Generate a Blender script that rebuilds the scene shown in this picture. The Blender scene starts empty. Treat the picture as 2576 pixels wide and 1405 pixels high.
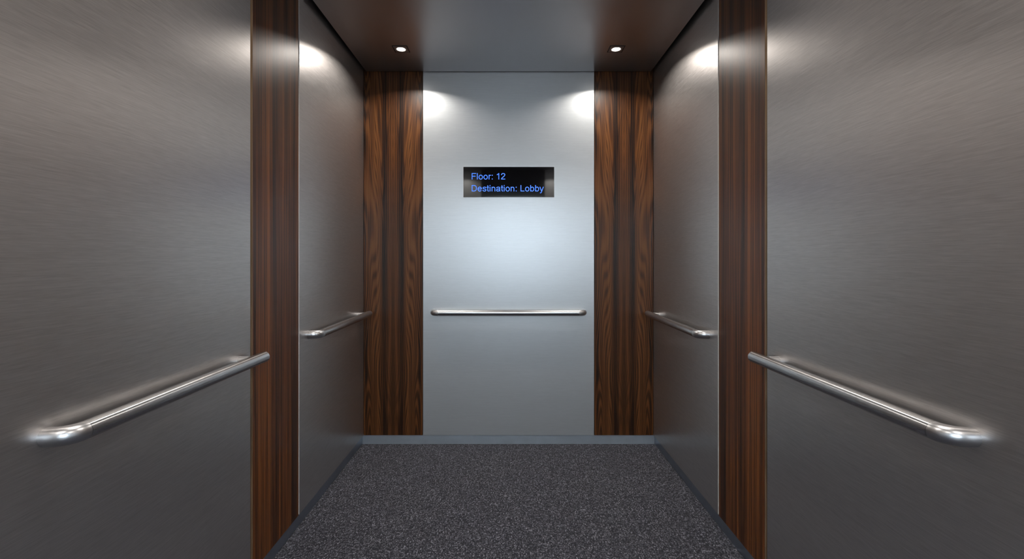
import bpy, bmesh, math
from mathutils import Vector, Matrix

sc = bpy.context.scene
col = sc.collection
PI = math.pi

# ------------------------------------------------------------------ sizes (m)
EYE = 1.226                 # camera height
HW = 0.948                  # half width of the cab (face of the wall panels)
DEP = 3.10                  # face of the back panels (camera stands at y = 0)
FRONT = -0.42               # inside face of the front wall
CEIL = 2.435                # underside of the hanging ceiling
KICK = 0.061                # height of the recessed kick plate
TOP = 2.56                  # panels run up behind the ceiling
PT = 0.012                  # panel thickness

# ------------------------------------------------------------------ helpers
def link(o, parent=None):
    col.objects.link(o)
    if parent is not None:
        o.parent = parent
    return o

def obj(name, bm, mat, parent=None, smooth=False):
    me = bpy.data.meshes.new(name)
    bmesh.ops.recalc_face_normals(bm, faces=bm.faces)
    bm.to_mesh(me); bm.free()
    if mat: me.materials.append(mat)
    if smooth:
        for p in me.polygons: p.use_smooth = True
    return link(bpy.data.objects.new(name, me), parent)

def thing(name, label, cat, loc=(0, 0, 0), rotz=0.0, group=None):
    o = bpy.data.objects.new(name, None)
    o.empty_display_size = 0.05
    link(o)
    o.location = loc; o.rotation_euler = (0, 0, rotz)
    tag(o, label, cat, group)
    return o

def tag(o, label, cat, group=None):
    o['label'] = label; o['category'] = cat
    if group: o['group'] = group
    return o

def struct(name, bm, m, smooth=False):
    o = obj(name, bm, m, None, smooth)
    o['kind'] = 'structure'
    return o

def box_bm(x0, x1, y0, y1, z0, z1, bev=0.0, seg=2):
    bm = bmesh.new()
    bmesh.ops.create_cube(bm, size=1)
    for v in bm.verts:
        v.co = Vector(((x0+x1)/2 + v.co.x*(x1-x0), (y0+y1)/2 + v.co.y*(y1-y0), (z0+z1)/2 + v.co.z*(z1-z0)))
    if bev:
        bmesh.ops.bevel(bm, geom=bm.edges[:], offset=bev, segments=seg, profile=0.5, affect='EDGES')
    return bm

def add_box(bm, x0, x1, y0, y1, z0, z1):
    r = bmesh.ops.create_cube(bm, size=1)
    for v in r['verts']:
        v.co = Vector(((x0+x1)/2 + v.co.x*(x1-x0), (y0+y1)/2 + v.co.y*(y1-y0), (z0+z1)/2 + v.co.z*(z1-z0)))

def tube_bm(path, r, up, n=40, cap=True):
    """sweep a circle along a planar path lying in the plane normal to `up`"""
    bm = bmesh.new(); rings = []
    up = Vector(up).normalized(); m = len(path)
    for i, p in enumerate(path):
        p = Vector(p)
        a = Vector(path[max(i-1, 0)]); b = Vector(path[min(i+1, m-1)])
        t = (b - a).normalized(); s = t.cross(up).normalized()
        rings.append([bm.verts.new(p + s*math.cos(2*PI*k/n)*r + up*math.sin(2*PI*k/n)*r) for k in range(n)])
    uvl = bm.loops.layers.uv.new('UVMap'); L = [0.0]
    for i in range(1, m): L.append(L[-1]+(Vector(path[i])-Vector(path[i-1])).length)
    for i in range(m-1):
        for k in range(n):
            f = bm.faces.new((rings[i][k], rings[i][(k+1) % n], rings[i+1][(k+1) % n], rings[i+1][k]))
            for lp, (ii, kk) in zip(f.loops, ((i, k), (i, k+1), (i+1, k+1), (i+1, k))):
                lp[uvl].uv = (L[ii]*2.0, kk/n)
    if cap:
        bm.faces.new(rings[0]); bm.faces.new(rings[-1])
    return bm

def cyl_bm(p0, p1, prof, n=40):
    """lathe: prof = [(t along p0-p1 in m, radius)]"""
    bm = bmesh.new()
    p0 = Vector(p0); d = (Vector(p1)-p0).normalized()
    a = d.orthogonal().normalized(); b = d.cross(a)
    rings = []
    for t, r in prof:
        if r < 1e-6: rings.append([bm.verts.new(p0+d*t)])
        else: rings.append([bm.verts.new(p0+d*t+(a*math.cos(2*PI*k/n)+b*math.sin(2*PI*k/n))*r) for k in range(n)])
    for i in range(len(rings)-1):
        A, B = rings[i], rings[i+1]
        for k in range(n):
            k2 = (k+1) % n
            if len(A) == 1: bm.faces.new((A[0], B[k], B[k2]))
            elif len(B) == 1: bm.faces.new((A[k], A[k2], B[0]))
            else: bm.faces.new((A[k], A[k2], B[k2], B[k]))
    return bm

# ------------------------------------------------------------------ materials
class NT:
    def __init__(s, name):
        s.m = bpy.data.materials.new(name); s.m.use_nodes = True
        s.t = s.m.node_tree; s.b = s.t.nodes['Principled BSDF']; s.N = s.t.nodes; s.L = s.t.links
    def n(s, kind, **kw):
        nd = s.N.new(kind)
        for k, v in kw.items(): setattr(nd, k, v)
        return nd
    def put(s, sock, v):
        if hasattr(v, 'is_output') or isinstance(v, bpy.types.NodeSocket): s.L.new(v, sock)
        else: sock.default_value = v
    def math(s, op, a, b=None, c=None):
        nd = s.n('ShaderNodeMath', operation=op); s.put(nd.inputs[0], a)
        if b is not None: s.put(nd.inputs[1], b)
        if c is not None: s.put(nd.inputs[2], c)
        return nd.outputs[0]
    def xyz(s):
        g = s.n('ShaderNodeNewGeometry'); sp = s.n('ShaderNodeSeparateXYZ')
        s.L.new(g.outputs['Position'], sp.inputs[0]); return sp.outputs
    def vec(s, x, y, z):
        c = s.n('ShaderNodeCombineXYZ')
        for i, v in enumerate((x, y, z)): s.put(c.inputs[i], v)
        return c.outputs[0]
    def noise(s, v, scale=1.0, detail=3.0, rough=0.5, dist=0.0):
        nd = s.n('ShaderNodeTexNoise'); s.put(nd.inputs['Vector'], v)
        nd.inputs['Scale'].default_value = scale; nd.inputs['Detail'].default_value = detail
        nd.inputs['Roughness'].default_value = rough; nd.inputs['Distortion'].default_value = dist
        return nd.outputs['Fac']
    def ramp(s, fac, stops, interp='LINEAR'):
        r = s.n('ShaderNodeValToRGB'); r.color_ramp.interpolation = interp
        e = r.color_ramp.elements
        while len(e) > 1: e.remove(e[-1])
        e[0].position = stops[0][0]; e[0].color = (*stops[0][1], 1)
        for p, c in stops[1:]:
            x = e.new(p); x.color = (*c, 1)
        s.put(r.inputs[0], fac); return r.outputs[0]
    def rng(s, v, a, b, c, d):
        r = s.n('ShaderNodeMapRange'); s.put(r.inputs[0], v)
        for i, x in enumerate((a, b, c, d)): r.inputs[i+1].default_value = x
        return r.outputs[0]
    def mix(s, f, a, b, blend='MIX'):
        m = s.n('ShaderNodeMix', data_type='RGBA', blend_type=blend)
        s.put(m.inputs[0], f); s.put(m.inputs[6], a if not isinstance(a, tuple) else (*a, 1)); s.put(m.inputs[7], b if not isinstance(b, tuple) else (*b, 1))
        return m.outputs[2]
    def bump(s, h, strength, dist):
        b = s.n('ShaderNodeBump'); b.inputs['Strength'].default_value = strength
        b.inputs['Distance'].default_value = dist; s.put(b.inputs['Height'], h)
        s.L.new(b.outputs[0], s.b.inputs['Normal']); return b
    def P(s, **kw):
        for k, v in kw.items(): s.put(s.b.inputs[k.replace('_', ' ')], v)

def brushed(name, colr, rough, aniso, along, fine=1.0, amp=0.10, bump=0.02, tan=None, metal=1.0):
    """brushed sheet metal; `along` = axis ('x' or 'y') the brush ran along, the lines stack in z"""
    t = NT(name); X, Y, Z = t.xyz()
    u = X if along == 'x' else Y
    w = Y if along == 'x' else X
    v1 = t.vec(t.math('MULTIPLY', u, 20.0*fine), t.math('MULTIPLY', Z, 560.0*fine), t.math('MULTIPLY', w, 5))
    v2 = t.vec(t.math('MULTIPLY', u, 5.0*fine), t.math('MULTIPLY', Z, 190.0*fine), t.math('MULTIPLY', w, 5))
    a = t.noise(v1, 1.0, 2.0, 0.6); b = t.noise(v2, 1.0, 2.0, 0.6)
    s = t.math('ADD', t.math('MULTIPLY', a, 0.7), t.math('MULTIPLY', b, 0.3))
    f = t.rng(s, 0.30, 0.70, 1.0-amp, 1.0+amp)
    c = t.n('ShaderNodeVectorMath', operation='SCALE'); c.inputs[0].default_value = colr
    t.L.new(f, c.inputs['Scale'])
    t.L.new(c.outputs[0], t.b.inputs['Base Color'])
    t.P(Metallic=metal, Roughness=t.rng(s, 0.3, 0.7, rough-0.03, rough+0.03), Anisotropic=aniso)
    tg = t.vec(*tan) if tan else t.vec(*((1.0, 0.0, 0.0) if along == 'x' else (0.0, 1.0, 0.0)))
    t.L.new(tg, t.b.inputs['Tangent'])
    if bump: t.bump(s, bump, 0.001)
    return t.m

def wood(name, axis, mirror_at=None, seed=0.0, straight=False):
    """vertical-grain walnut veneer; axis is the horizontal coordinate across the panel"""
    t = NT(name); X, Y, Z = t.xyz()
    u = X if axis == 'x' else Y
    if mirror_at is not None:
        u = t.math('ABSOLUTE', X)
        u = t.math('ABSOLUTE', t.math('SUBTRACT', u, mirror_at))
    # slow wander of the grain
    wan = t.noise(t.vec(t.math('MULTIPLY', u, 7.0), t.math('MULTIPLY', Z, 1.3), seed), 1.0, 2.0, 0.5)
    sway = t.math('MULTIPLY', t.math('SUBTRACT', wan, 0.5), 0.006 if straight else 0.050)
    if not straight:          # the grain runs straight along the joint of the two leaves
        sway = t.math('MULTIPLY', sway, t.rng(u, 0.03, 0.13, 0.10, 1.0))
    u2 = t.math('ADD', u, sway)
    # growth-ring contours: fract-like sine of a stretched height field
    h = t.noise(t.vec(t.math('MULTIPLY', u2, 9.0), t.math('MULTIPLY', Z, 0.10 if straight else 0.55), seed+3.1), 1.0, 1.0, 0.4)
    rings = t.math('SINE', t.math('MULTIPLY', t.math('ADD', h, t.math('MULTIPLY', u2, 1.5)), 85.0 if straight else 190.0))
    rings = t.rng(rings, -1.0, 1.0, 0.0, 1.0)
    if not straight: rings = t.math('MULTIPLY', rings, t.rng(u, 0.02, 0.09, 0.35, 1.3))
    band = t.noise(t.vec(t.math('MULTIPLY', u2, 26.0), t.math('MULTIPLY', Z, 0.35), seed+7.0), 1.0, 2.5, 0.55)
    fine = t.noise(t.vec(t.math('MULTIPLY', u2, 150.0), t.math('MULTIPLY', Z, 1.1), seed+1.0), 1.0, 4.0, 0.75)
    pore = t.noise(t.vec(t.math('MULTIPLY', u2, 900.0), t.math('MULTIPLY', Z, 22.0), seed), 1.0, 1.0, 0.5)
    s = t.math('ADD', t.math('MULTIPLY', band, 0.46), t.math('MULTIPLY', rings, 0.05 if straight else 0.11))
    s = t.math('ADD', s, t.math('MULTIPLY', fine, 0.50))
    s = t.math('ADD', s, t.math('MULTIPLY', pore, 0.06))
    if not straight:          # two darker heartwood streaks either side of the joint
        q = t.math('DIVIDE', t.math('SUBTRACT', u2, 0.052), 0.011)
        s = t.math('SUBTRACT', s, t.math('MULTIPLY', t.math('EXPONENT', t.math('MULTIPLY', t.math('MULTIPLY', q, q), -1.0)), 0.055))
    c = t.ramp(s, [(0.41, (0.008, 0.0037, 0.0022)), (0.47, (0.025, 0.0088, 0.0030)), (0.54, (0.068, 0.0235, 0.0060)),
                   (0.62, (0.135, 0.049, 0.0120)), (0.76, (0.20, 0.083, 0.022))])
    c = t.mix(1.0, c, (0.74, 0.72, 0.74) if not straight else (1.25, 1.12, 0.92), 'MULTIPLY')   # darker tint for the back panels, warmer one for the side strips
    t.L.new(c, t.b.inputs['Base Color'])
    t.P(Roughness=0.36, Specular_IOR_Level=0.26, Coat_Weight=0.12, Coat_Roughness=0.30)
    lv = t.noise(t.vec(t.math('MULTIPLY', X, 480.0), t.math('MULTIPLY', Y, 480.0), t.math('MULTIPLY', Z, 150.0)), 1.0, 2.0, 0.6)
    t.bump(t.math('ADD', t.math('MULTIPLY', pore, 0.5), lv), 0.10, 0.0008)
    return t.m

def plain(name, colr, rough=0.5, metal=0.0, **kw):
    t = NT(name); X, Y, Z = t.xyz()
    n = t.noise(t.vec(X, Y, Z), 14.0, 3.0)
    c = t.mix(t.rng(n, 0.3, 0.7, 0.0, 1.0), tuple(x*0.95 for x in colr), tuple(min(1, x*1.05) for x in colr))
    t.L.new(c, t.b.inputs['Base Color']); t.P(Roughness=rough, Metallic=metal, **kw)
    return t.m

def carpet():
    t = NT('charcoal_loop_carpet'); X, Y, Z = t.xyz()
    # loops stand in slightly wavering rows that run towards the back wall
    wx = t.noise(t.vec(t.math('MULTIPLY', X, 45), t.math('MULTIPLY', Y, 45), 0.0), 1.0, 1.0)
    wy = t.noise(t.vec(t.math('MULTIPLY', X, 45), t.math('MULTIPLY', Y, 45), 9.0), 1.0, 1.0)
    px = t.math('ADD', t.math('MULTIPLY', X, 165.0), t.math('MULTIPLY', wx, 1.0))
    py = t.math('ADD', t.math('MULTIPLY', Y, 120.0), t.math('MULTIPLY', wy, 2.2))
    vo = t.n('ShaderNodeTexVoronoi', feature='F1'); vo.inputs['Scale'].default_value = 1.0
    vo.inputs['Randomness'].default_value = 0.62
    t.L.new(t.vec(px, py, 0.0), vo.inputs['Vector'])
    d = vo.outputs['Distance']; sep = t.n('ShaderNodeSeparateColor'); t.L.new(vo.outputs['Color'], sep.inputs[0])
    tone = sep.outputs[0]
    loop = t.rng(d, 0.10, 0.62, 1.0, 0.0)
    yarn = t.ramp(tone, [(0.0, (0.060, 0.060, 0.074)), (0.45, (0.115, 0.115, 0.138)), (0.75, (0.20, 0.20, 0.235)), (1.0, (0.38, 0.38, 0.43))])
    c = t.mix(loop, (0.012, 0.012, 0.018), yarn)
    big = t.noise(t.vec(X, Y, 0.0), 3.0, 3.0)
    c = t.mix(t.rng(big, 0.35, 0.65, 0.0, 0.35), c, (0.9, 0.9, 1.0), 'MULTIPLY')
    t.L.new(c, t.b.inputs['Base Color'])
    t.P(Roughness=0.95, Specular_IOR_Level=0.15, Sheen_Weight=0.15)
    t.bump(loop, 0.9, 0.003)
    return t.m

def glow(name, colr, strength, base=(0.0, 0.0, 0.0)):
    t = NT(name); t.P(Base_Color=(*base, 1), Emission_Color=(*colr, 1), Emission_Strength=strength, Roughness=0.3)
    return t.m

def tube_metal(name, colr, rough, aniso):
    t = NT(name); X, Y, Z = t.xyz()
    uv = t.n('ShaderNodeUVMap'); uv.uv_map = 'UVMap'
    sp = t.n('ShaderNodeSeparateXYZ'); t.L.new(uv.outputs[0], sp.inputs[0])
    nz = t.noise(t.vec(t.math('MULTIPLY', sp.outputs[0], 12.0), t.math('MULTIPLY', sp.outputs[1], 90.0), 0.0), 1.0, 2.0)
    c = t.mix(t.rng(nz, 0.3, 0.7, 0.0, 1.0), tuple(x*0.93 for x in colr), tuple(x*1.07 for x in colr))
    t.L.new(c, t.b.inputs['Base Color'])
    t.P(Metallic=1.0, Roughness=t.rng(nz, 0.3, 0.7, rough-0.02, rough+0.02), Anisotropic=aniso)
    tg = t.n('ShaderNodeTangent', direction_type='UV_MAP'); tg.uv_map = 'UVMap'
    t.L.new(tg.outputs[0], t.b.inputs['Tangent'])
    return t.m

M = {}
M['steel_side'] = brushed('brushed_bronze_grey_steel', (0.575, 0.550, 0.536), 0.345, 0.25, 'y', 1.0, 0.13, 0.06, None, 0.95)
M['steel_back'] = brushed('brushed_pale_steel', (0.66, 0.695, 0.715), 0.375, 0.45, 'x', 1.0, 0.05, 0.03, None, 0.72)
M['steel_edge'] = plain('lit_steel_edge', (0.88, 0.86, 0.83), 0.45, 0.2)  # steel edge whitened so it reads as a brightly lit line
M['ceil'] = brushed('satin_ceiling_metal', (0.42, 0.41, 0.415), 0.36, 0.0, 'x', 0.6, 0.02, 0.0)
M['rail'] = tube_metal('satin_stainless_tube', (0.56, 0.565, 0.57), 0.24, 0.72)
M['elbow'] = plain('satin_stainless_fitting', (0.56, 0.565, 0.575), 0.31, 1.0)
M['kick'] = plain('satin_aluminium', (0.45, 0.50, 0.56), 0.28, 1.0)
M['kick_back'] = plain('lit_satin_aluminium', (0.50, 0.56, 0.62), 0.42, 0.75)  # same aluminium as the sides, lobby light painted in as a lighter colour
M['shell'] = plain('dark_cab_shell', (0.012, 0.012, 0.013), 0.7)
M['wood_back'] = wood('bookmatched_walnut', 'x', 0.756, 2.0)
M['wood_side'] = wood('straight_grain_walnut', 'y', None, 5.3, True)
M['wood_edge'] = plain('walnut_edge_banding', (0.17, 0.11, 0.065), 0.4)
M['carpet'] = carpet()
M['lamp_trim'] = plain('dark_lamp_trim', (0.012, 0.011, 0.011), 0.5, 0.0)
M['lamp_ring'] = plain('white_lamp_ring', (0.75, 0.72, 0.68), 0.5, 0.0)
M['ceil_plate'] = plain('bronze_lamp_plate', (0.33, 0.31, 0.30), 0.4, 0.9)
M['lamp_lens'] = glow('lit_lamp_lens', (1.0, 0.94, 0.87), 22.0)
M['black_glass'] = plain('black_display_glass', (0.004, 0.004, 0.005), 0.04, 0.0, IOR=2.4)
M['screen_rim'] = plain('bright_display_rim', (0.72, 0.74, 0.76), 0.35, 1.0)
M['text'] = glow('lit_blue_lettering', (0.055, 0.20, 1.0), 1.35)
M['lobby_wall'] = plain('white_lobby_wall', (0.78, 0.80, 0.82), 0.7)
M['lobby_floor'] = plain('dark_lobby_stone', (0.07, 0.07, 0.075), 0.4)  # unseen stone, kept dark to dim the lower reflection in the back panel
M['dark_glass'] = plain('dark_transom', (0.010, 0.010, 0.011), 0.3)
M['steel_front'] = brushed('brushed_front_steel', (0.60, 0.62, 0.64), 0.38, 0.3, 'x', 1.0, 0.05, 0.0, None, 0.8)

# ------------------------------------------------------------------ cab shell
G = 0.030     # shell stands this far behind the panel faces
struct('floor', box_bm(-HW-0.02, HW+0.02, FRONT-0.05, DEP+0.02, -0.04, 0.0), M['carpet'])
struct('wall_left', box_bm(-HW-G-0.06, -HW-G, FRONT-0.05, DEP+G, -0.04, TOP+0.06), M['shell'])
struct('wall_right', box_bm(HW+G, HW+G+0.06, FRONT-0.05, DEP+G, -0.04, TOP+0.06), M['shell'])
struct('wall_back', box_bm(-HW-G-0.06, HW+G+0.06, DEP+G, DEP+G+0.06, -0.04, TOP+0.06), M['shell'])
struct('baseboard_left', box_bm(-HW-G, -HW-0.010, FRONT, DEP+G, 0.0, KICK, 0.0008), M['kick'])
struct('baseboard_right', box_bm(HW+0.010, HW+G, FRONT, DEP+G, 0.0, KICK, 0.0008), M['kick'])
struct('baseboard_back', box_bm(-HW-0.010, HW+0.010, DEP+0.008, DEP+G, 0.0, KICK, 0.0008), M['kick_back'])
# hanging ceiling: its sides draw in very slightly towards the door
bm = box_bm(-1, 1, FRONT+0.02, DEP-0.010, CEIL, CEIL+0.008, 0.0)
for v in bm.verts:
    w = 0.929 if v.co.y > 1 else 0.905
    v.co.x = math.copysign(w, v.co.x)
bmesh.ops.bevel(bm, geom=bm.edges[:], offset=0.0015, segments=2, profile=0.5, affect='EDGES')
struct('ceiling', bm, M['ceil'])
o = struct('ceiling_shell', box_bm(-HW-G, HW+G, FRONT-0.05, DEP+G, TOP, TOP+0.06), M['shell'])
o.name = 'ceiling.001'
# front of the cab: two steel returns, a dark transom, and the doorway between them
DL, DR, DH = -0.38, 0.51, 2.04
struct('wall_front', box_bm(-HW-G, DL, FRONT-0.05, FRONT, 0.0, TOP), M['steel_front'])
struct('wall_front_right', box_bm(DR, HW+G, FRONT-0.05, FRONT, 0.0, TOP), M['steel_front']).name = 'wall_front.001'
struct('trim_1', box_bm(DL, DR, FRONT-0.05, FRONT, DH, TOP), M['dark_glass'])

# ------------------------------------------------------------------ lobby beyond the door (behind the camera)
LY = FRONT-0.05
L1 = LY-2.6
bm = bmesh.new(); add_box(bm, -2.0, 2.0, L1-0.1, LY, -0.05, -0.001); struct('floor_lobby', bm, M['lobby_floor']).name = 'floor.001'
struct('ceiling_lobby', box_bm(-2.0, 2.0, L1-0.1, LY, 2.75, 2.85), M['lobby_wall']).name = 'ceiling.002'
struct('wall_lobby', box_bm(-2.0, 2.0, L1-0.1, L1, 0.0, 2.75), M['lobby_wall'])
struct('wall_lobby_left', box_bm(-2.1, -2.0, L1-0.1, LY, -0.05, 2.85), M['lobby_wall'])
struct('wall_lobby_right', box_bm(2.0, 2.1, L1-0.1, LY, -0.05, 2.85), M['lobby_wall'])
struct('added_dark_band', box_bm(-2.0, 2.0, L1, L1+0.03, 0.0, 0.75, 0.002), M['lobby_floor'])  # unseen dark band, added so the back panel darkens towards the floor
bm = bmesh.new(); add_box(bm, -2.0, -HW-G, LY, LY+0.05, 0, 2.85); add_box(bm, HW+G, 2.0, LY, LY+0.05, 0, 2.85)
struct('wall_lobby_front', bm, M['lobby_wall'])

# ------------------------------------------------------------------ wall panels
def panel(name, label, cat, bounds, face, edge=None, group=None):
    o = obj(name, box_bm(*bounds, bev=0.0007, seg=2), face)
    if edge is not None:
        me = o.data; me.materials.append(edge)
        for p in me.polygons:
            if abs(p.normal.y) > 0.7: p.material_index = 1
    return tag(o, label, cat, group)

Y1, Y2, Y3, Y4 = 1.7385, 1.7535, 2.1370, 2.1460
ZB, ZT = KICK, TOP-0.002
for s, side in ((-1, 'left'), (1, 'right')):
    def xb(s=s):
        a, b = s*HW, s*(HW+PT)
        return (min(a, b), max(a, b))
    x0, x1 = xb()
    panel('steel_panel', f'large grey brushed steel panel of the {side} side wall, nearest the camera', 'wall panel',
          (x0, x1, FRONT+0.01, Y1, ZB, ZT), M['steel_side'], M['steel_edge'], 'brushed steel side wall panels')
    panel('wood_panel', f'narrow dark walnut strip between the two steel panels of the {side} side wall', 'wall panel',
          (x0, x1, Y2, Y3, ZB, ZT), M['wood_side'], M['wood_edge'], 'walnut wall panels')
    panel('steel_panel', f'brushed steel panel of the {side} side wall, beyond its walnut strip, by the back corner', 'wall panel',
          (x0, x1, Y4, DEP-0.001, ZB, ZT), M['steel_side'], M['steel_edge'], 'brushed steel side wall panels')
    a, b = s*0.562, s*(HW-0.0015+0.0)
    panel('wood_panel', f'tall walnut panel of the back wall, {side} of the pale steel panel', 'wall panel',
          (min(a, b), max(a, b), DEP, DEP+PT, ZB, ZT), M['wood_back'], None, 'walnut wall panels')
panel('steel_panel', 'wide pale brushed steel panel in the middle of the back wall', 'wall panel',
      (-0.5595, 0.5595, DEP, DEP+PT, ZB, ZT), M['steel_back'])

# ------------------------------------------------------------------ handrails
R, ST, RB = 0.020, 0.045, 0.036
def elbow_path(x, s_):
    """quarter bend from the bar (running along x) into the wall plane y = 0"""
    p = []; n = 18
    for k in range(n+1):
        a = PI/2*k/n
        p.append((x-s_*RB+s_*RB*math.sin(a), -ST+RB-RB*math.cos(a), 0))
    p.append((x, 0, 0))
    return p
def handrail(label, xs, loc, rotz, ends, posts):
    """local frame: wall plane y = 0, rail stands off towards -y and runs along x.
    ends: 'elbow' or 'cut' for the two ends at xs; posts: x of the straight posts"""
    t = thing('handrail', label, 'handrail', loc, rotz, 'stainless handrails')
    a, b = xs
    pa = a+RB if ends[0] == 'elbow' else a+0.0015
    pb = b-RB if ends[1] == 'elbow' else b-0.0015
    n = 12
    path = [(pa+(pb-pa)*k/n, -ST, 0) for k in range(n+1)]
    bm = tube_bm(path, R, (0, 0, 1), 56)
    obj('bar', bm, M['rail'], t, True)
    for x, s_, e in ((a, -1, ends[0]), (b, 1, ends[1])):
        if e == 'elbow':
            obj('elbow', tube_bm(elbow_path(x, s_), R, (0, 0, 1), 56), M['elbow'], t, True)
        else:
            obj('end_cap', cyl_bm((x-s_*0.0015, -ST, 0), (x+s_, -ST, 0), [(-0.0002, 0), (-0.0002, R), (0.0002, R), (0.0010, R-0.0004), (0.0015, R-0.0014), (0.0015, 0)], 56), M['elbow'], t)
    for x in posts:
        obj('post', cyl_bm((x, -ST+R*0.6, 0), (x, 1, 0), [(0, 0), (0, R*0.93), (ST-R*0.6, R*0.93), (ST-R*0.6, 0)], 48), M['elbow'], t)
    for c in t.children:
        for p in c.data.polygons: p.use_smooth = True
        try: c.data.set_sharp_from_angle(angle=math.radians(40))
        except Exception: pass
    return t

HR = EYE-0.368
def side_rail(label, s_, ya, yp, yb):
    # near end bends into the wall; the far end is cut square just past its post
    if s_ < 0: handrail(label, (ya, yb), (-HW, 0, HR), PI/2, ('elbow', 'cut'), [yp])
    else: handrail(label, (-yb, -ya), (HW, 0, HR), -PI/2, ('cut', 'elbow'), [-yp])
side_rail('satin steel handrail on the left wall, nearest the camera, before the walnut strip', -1, 0.970, 1.669, 1.752)
side_rail('satin steel handrail on the right wall, nearest the camera, before the walnut strip', 1, 0.970, 1.669, 1.752)
side_rail('satin steel handrail on the left wall, far one beyond the walnut strip', -1, 2.250, 2.998, 3.075)
side_rail('satin steel handrail on the right wall, far one beyond the walnut strip', 1, 2.250, 2.998, 3.075)
handrail('satin steel handrail across the pale steel panel of the back wall', (-0.489, 0.489), (0, DEP, EYE-0.360), 0, ('elbow', 'elbow'), [])

# ------------------------------------------------------------------ display
DX0, DX1, DZ0, DZ1 = -0.2950, 0.2985, EYE+0.390, EYE+0.5885
t = thing('floor_display', 'black glass display with blue lettering, above the rail on the back wall', 'display', ((DX0+DX1)/2, DEP, (DZ0+DZ1)/2))
w, h = (DX1-DX0)/2, (DZ1-DZ0)/2
bm = bmesh.new()
rt = 0.0025
add_box(bm, -w-rt, w+rt, -0.003, 0, h, h+rt); add_box(bm, -w-rt, w+rt, -0.003, 0, -h-rt, -h)
add_box(bm, -w-rt, -w, -0.003, 0, -h, h); add_box(bm, w, w+rt, -0.003, 0, -h, h)
obj('frame', bm, M['screen_rim'], t)
obj('screen', box_bm(-w, w, -0.004, 0, -h, h, 0.0005), M['black_glass'], t)

# grotesque lettering drawn as strokes, 1000 units to the em
def ell(cx_, cy_, rx, ry, a0, a1, n=28):
    return [(cx_+rx*math.cos(math.radians(a0+(a1-a0)*k/n)), cy_+ry*math.sin(math.radians(a0+(a1-a0)*k/n))) for k in range(n+1)]
def crv(*p, n=6):
    q = [p[0]]+list(p)+[p[-1]]; out = []
    for i in range(1, len(q)-2):
        for k in range(n):
            t_ = k/n; r = []
            for d in (0, 1):
                a, b, c, e = q[i-1][d], q[i][d], q[i+1][d], q[i+2][d]
                r.append(0.5*(2*b+(c-a)*t_+(2*a-5*b+4*c-e)*t_*t_+(3*b-a-3*c+e)*t_**3))
            out.append(tuple(r))
    return out+[p[-1]]
GL = {
 'F': (611, [[(125, 0), (125, 716)], [(80, 673), (581, 673)], [(80, 368), (526, 368)]]),
 'l': (222, [[(110, 0), (110, 716)]]),
 'o': (556, [ell(278, 259, 199, 229, 0, 360, 40)]),
 'r': (333, [[(112, 0), (112, 519)], crv((112, 300), (124, 395), (165, 455), (225, 474), (280, 470), (322, 455))]),
 ':': (278, [[(140, 0), (140, 100)], [(140, 419), (140, 519)]]),
 ' ': (278, []),
 '1': (556, [[(330, 0), (330, 716)], crv((330, 680), (265, 615), (190, 565), (109, 528))]),
 '2': (556, [crv((78, 495), (95, 590), (165, 655), (270, 674), (375, 655), (445, 590), (452, 510), (415, 420), (320, 325), (200, 225), (115, 130), (84, 46)), [(40, 44), (503, 44)]]),
 'D': (722, [[(128, 0), (128, 716)], crv((128, 673), (320, 673), (450, 655), (550, 585), (605, 470), (615, 360), (605, 245), (550, 130), (450, 62), (320, 43), (128, 43))]),
 'e': (556, [[(80, 276), (478, 276)], ell(278, 259, 200, 229, 4, 328, 40)]),
 's': (500, [crv((424, 372), (400, 438), (335, 474), (245, 480), (155, 462), (104, 405), (108, 345), (170, 302), (275, 272), (370, 238), (418, 180), (405, 100), (345, 52), (250, 38), (155, 50), (92, 100), (74, 165))]),
 't': (278, [crv((134, 690), (134, 540), (134, 300), (134, 130), (150, 65), (200, 42), (262, 46)), [(18, 478), (262, 478)]]),
 'i': (222, [[(110, 0), (110, 519)], [(110, 616), (110, 716)]]),
 'n': (556, [[(112, 0), (112, 519)], crv((112, 300), (130, 400), (190, 460), (280, 478), (368, 460), (425, 400), (440, 310), (442, 160), (442, 0))]),
 'a': (556, [crv((84, 362), (108, 430), (170, 470), (270, 481), (368, 468), (422, 418), (432, 340), (432, 200), (438, 80), (468, 0)),
             crv((430, 298), (350, 278), (220, 260), (122, 222), (82, 150), (102, 80), (170, 40), (260, 40), (350, 75), (410, 140), (430, 220))]),
 'L': (556, [[(123, 0), (123, 716)], [(80, 43), (520, 43)]]),
 'b': (556, [[(110, 0), (110, 716)], ell(290, 259, 184, 229, 0, 360, 40)]),
 'y': (500, [[(50, 519), (252, 0)], crv((456, 519), (350, 260), (255, 5), (215, -95), (175, -150), (120, -168), (62, -162))]),
}
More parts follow.
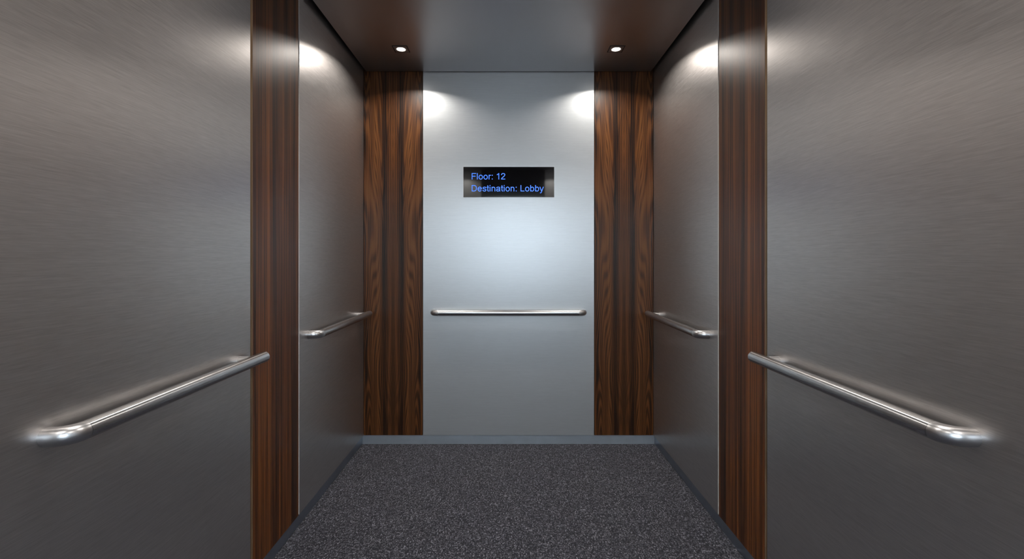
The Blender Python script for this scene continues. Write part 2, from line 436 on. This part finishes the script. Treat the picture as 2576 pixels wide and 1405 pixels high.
def word_mesh(s, x, z, em, parent, sw=88):
    bm = bmesh.new(); penx = 0.0; k = em/1000.0
    for ch in s:
        adv, strokes = GL[ch]
        w2 = (102 if ch == ':' or False else sw)/2
        for st in strokes:
            P_ = [Vector(p) for p in st]; top = []; n_ = len(P_)
            closed = (P_[0]-P_[-1]).length < 1
            for i_ in range(n_):
                a = P_[i_-1] if i_ else (P_[-2] if closed else P_[0])
                b = P_[i_+1] if i_ < n_-1 else (P_[1] if closed else P_[-1])
                d = (b-a).normalized(); nn = Vector((-d.y, d.x))*w2
                ww = []
                for q in (P_[i_]+nn, P_[i_]-nn):
                    X_, Z_ = x+(penx+q.x)*k, z+q.y*k
                    ww.append((bm.verts.new((X_, -0.0043, Z_)), bm.verts.new((X_, -0.0039, Z_))))
                top.append(ww)
            for i_ in range(n_-1):
                (a, a2), (b, b2) = top[i_]; (c, c2), (d, d2) = top[i_+1]
                bm.faces.new((a, b, d, c)); bm.faces.new((a, a2, c2, c)); bm.faces.new((b, b2, d2, d))
        penx += adv
    obj('lettering', bm, M['text'], parent)
    return penx*k

px = 0.0026
cx, cz = (DX0+DX1)/2, (DZ0+DZ1)/2
def at(xp, yp): return ((xp-1278.5)*px-cx-0.002, EYE+(646-yp)*px-cz)
EM = 22.1*px
for line, yb in ((('Floor:', '12'), 451.2), (('Destination:', 'Lobby'), 481.2)):
    x, z = at(1184.9, yb)
    for wd in line:
        x += word_mesh(wd, x, z, EM, t)+0.278*EM

# ------------------------------------------------------------------ recessed ceiling lights
LAMPS = []
def downlight(x, y, label):
    t = thing('ceiling_light', label, 'ceiling light', (x, y, CEIL), 0, 'recessed square ceiling lights')
    a, r = 0.044, 0.031
    bm = bmesh.new(); n = 48; inner = []; outer = []; inner2 = []; outer2 = []
    for k in range(n):
        th = 2*PI*k/n+PI/4; c, s_ = math.cos(th), math.sin(th)
        m = a/max(abs(c), abs(s_))
        outer.append(bm.verts.new((c*m, s_*m, -0.0022))); inner.append(bm.verts.new((c*r, s_*r, -0.0022)))
        outer2.append(bm.verts.new((c*m, s_*m, 0))); inner2.append(bm.verts.new((c*r, s_*r, 0)))
    for k in range(n):
        j = (k+1) % n
        bm.faces.new((outer[k], outer[j], inner[j], inner[k])); bm.faces.new((outer[k], outer[j], outer2[j], outer2[k]))
        bm.faces.new((inner[k], inner[j], inner2[j], inner2[k])); bm.faces.new((outer2[k], outer2[j], inner2[j], inner2[k]))
    fr = obj('frame', bm, M['lamp_trim'], t)
    bm = bmesh.new()            # lighter face plate inside the dark edge
    o1 = []; i1 = []
    for k in range(n):
        th = 2*PI*k/n+PI/4; c, s_ = math.cos(th), math.sin(th)
        m = 0.0385/max(abs(c), abs(s_))
        o1.append((bm.verts.new((c*m, s_*m, -0.0022)), bm.verts.new((c*m*0.99, s_*m*0.99, -0.0028))))
        i1.append(bm.verts.new((c*0.0300, s_*0.0300, -0.0028)))
    for k in range(n):
        j = (k+1) % n
        bm.faces.new((o1[k][0], o1[j][0], o1[j][1], o1[k][1])); bm.faces.new((o1[k][1], o1[j][1], i1[j], i1[k]))
    obj('face_plate', bm, M['ceil_plate'], t)
    obj('ring', cyl_bm((0, 0, 0), (0, 0, -1), [(0.0, 0.0305), (0.0034, 0.0300), (0.0040, 0.0285), (0.0030, 0.0240), (0.0, 0.0225)], 48), M['lamp_ring'], t, True)
    obj('lens', cyl_bm((0, 0, 0), (0, 0, -1), [(0.0, 0.0226), (0.0030, 0.0212), (0.0046, 0.018), (0.0056, 0.009), (0.0058, 0.0)], 48), M['lamp_lens'], t, True)
    la = bpy.data.lights.new('lamp', 'AREA'); la.shape = 'DISK'; la.size = 0.040
    la.energy = 6.2; la.color = (1.0, 0.925, 0.85); la.spread = math.radians(145)
    lo = bpy.data.objects.new('lamp', la); link(lo); lo.location = (x, y, CEIL-0.0066)
    return t
LX = 0.625; LY0 = 2.755
for s, side in ((-1, 'left'), (1, 'right')):
    downlight(s*LX, LY0, f'small square recessed ceiling light with glowing round lens, {side} of the pair')
for y in (1.25, -0.05):
    for s, side in ((-1, 'left'), (1, 'right')):
        downlight(s*LX, y, f'small square recessed ceiling light on the {side}, ' + ('above the camera' if y < 0.5 else 'between the back pair and the door'))

# unseen lobby light, added and tilted at the far wall to brighten reflections
def area(name, loc, rot, sx, sy, power, colr, spread=180):
    la = bpy.data.lights.new(name, 'AREA'); la.shape = 'RECTANGLE'; la.size = sx; la.size_y = sy
    la.energy = power; la.color = colr; la.spread = math.radians(spread)
    lo = bpy.data.objects.new(name, la); link(lo); lo.location = loc; lo.rotation_euler = rot
    return lo
area('lobby_wash_light', (0, L1+0.95, 2.72), (math.radians(-38), 0, 0), 2.6, 0.35, 530, (0.83, 0.925, 1.0))

# ------------------------------------------------------------------ world, camera, view
w = bpy.data.worlds.new('world'); sc.world = w; w.use_nodes = True
w.node_tree.nodes['Background'].inputs[0].default_value = (0.02, 0.02, 0.022, 1)
w.node_tree.nodes['Background'].inputs[1].default_value = 0.2
cam = bpy.data.cameras.new('camera'); co = bpy.data.objects.new('camera', cam); link(co)
co.location = (-0.002, 0, EYE); co.rotation_euler = (PI/2, 0, 0)
cam.sensor_width = 36; cam.lens = 36*1192/2576; cam.clip_start = 0.02
cam.shift_x = 9.5/2576; cam.shift_y = -56.5/2576
sc.camera = co
sc.view_settings.view_transform = 'Standard'; sc.view_settings.look = 'None'
sc.view_settings.gamma = 1; sc.view_settings.exposure = 0.0; sc.view_settings.use_curve_mapping = False
sc.cycles.max_bounces = 12; sc.cycles.glossy_bounces = 8; sc.cycles.diffuse_bounces = 5
sc.cycles.sample_clamp_indirect = 6.0
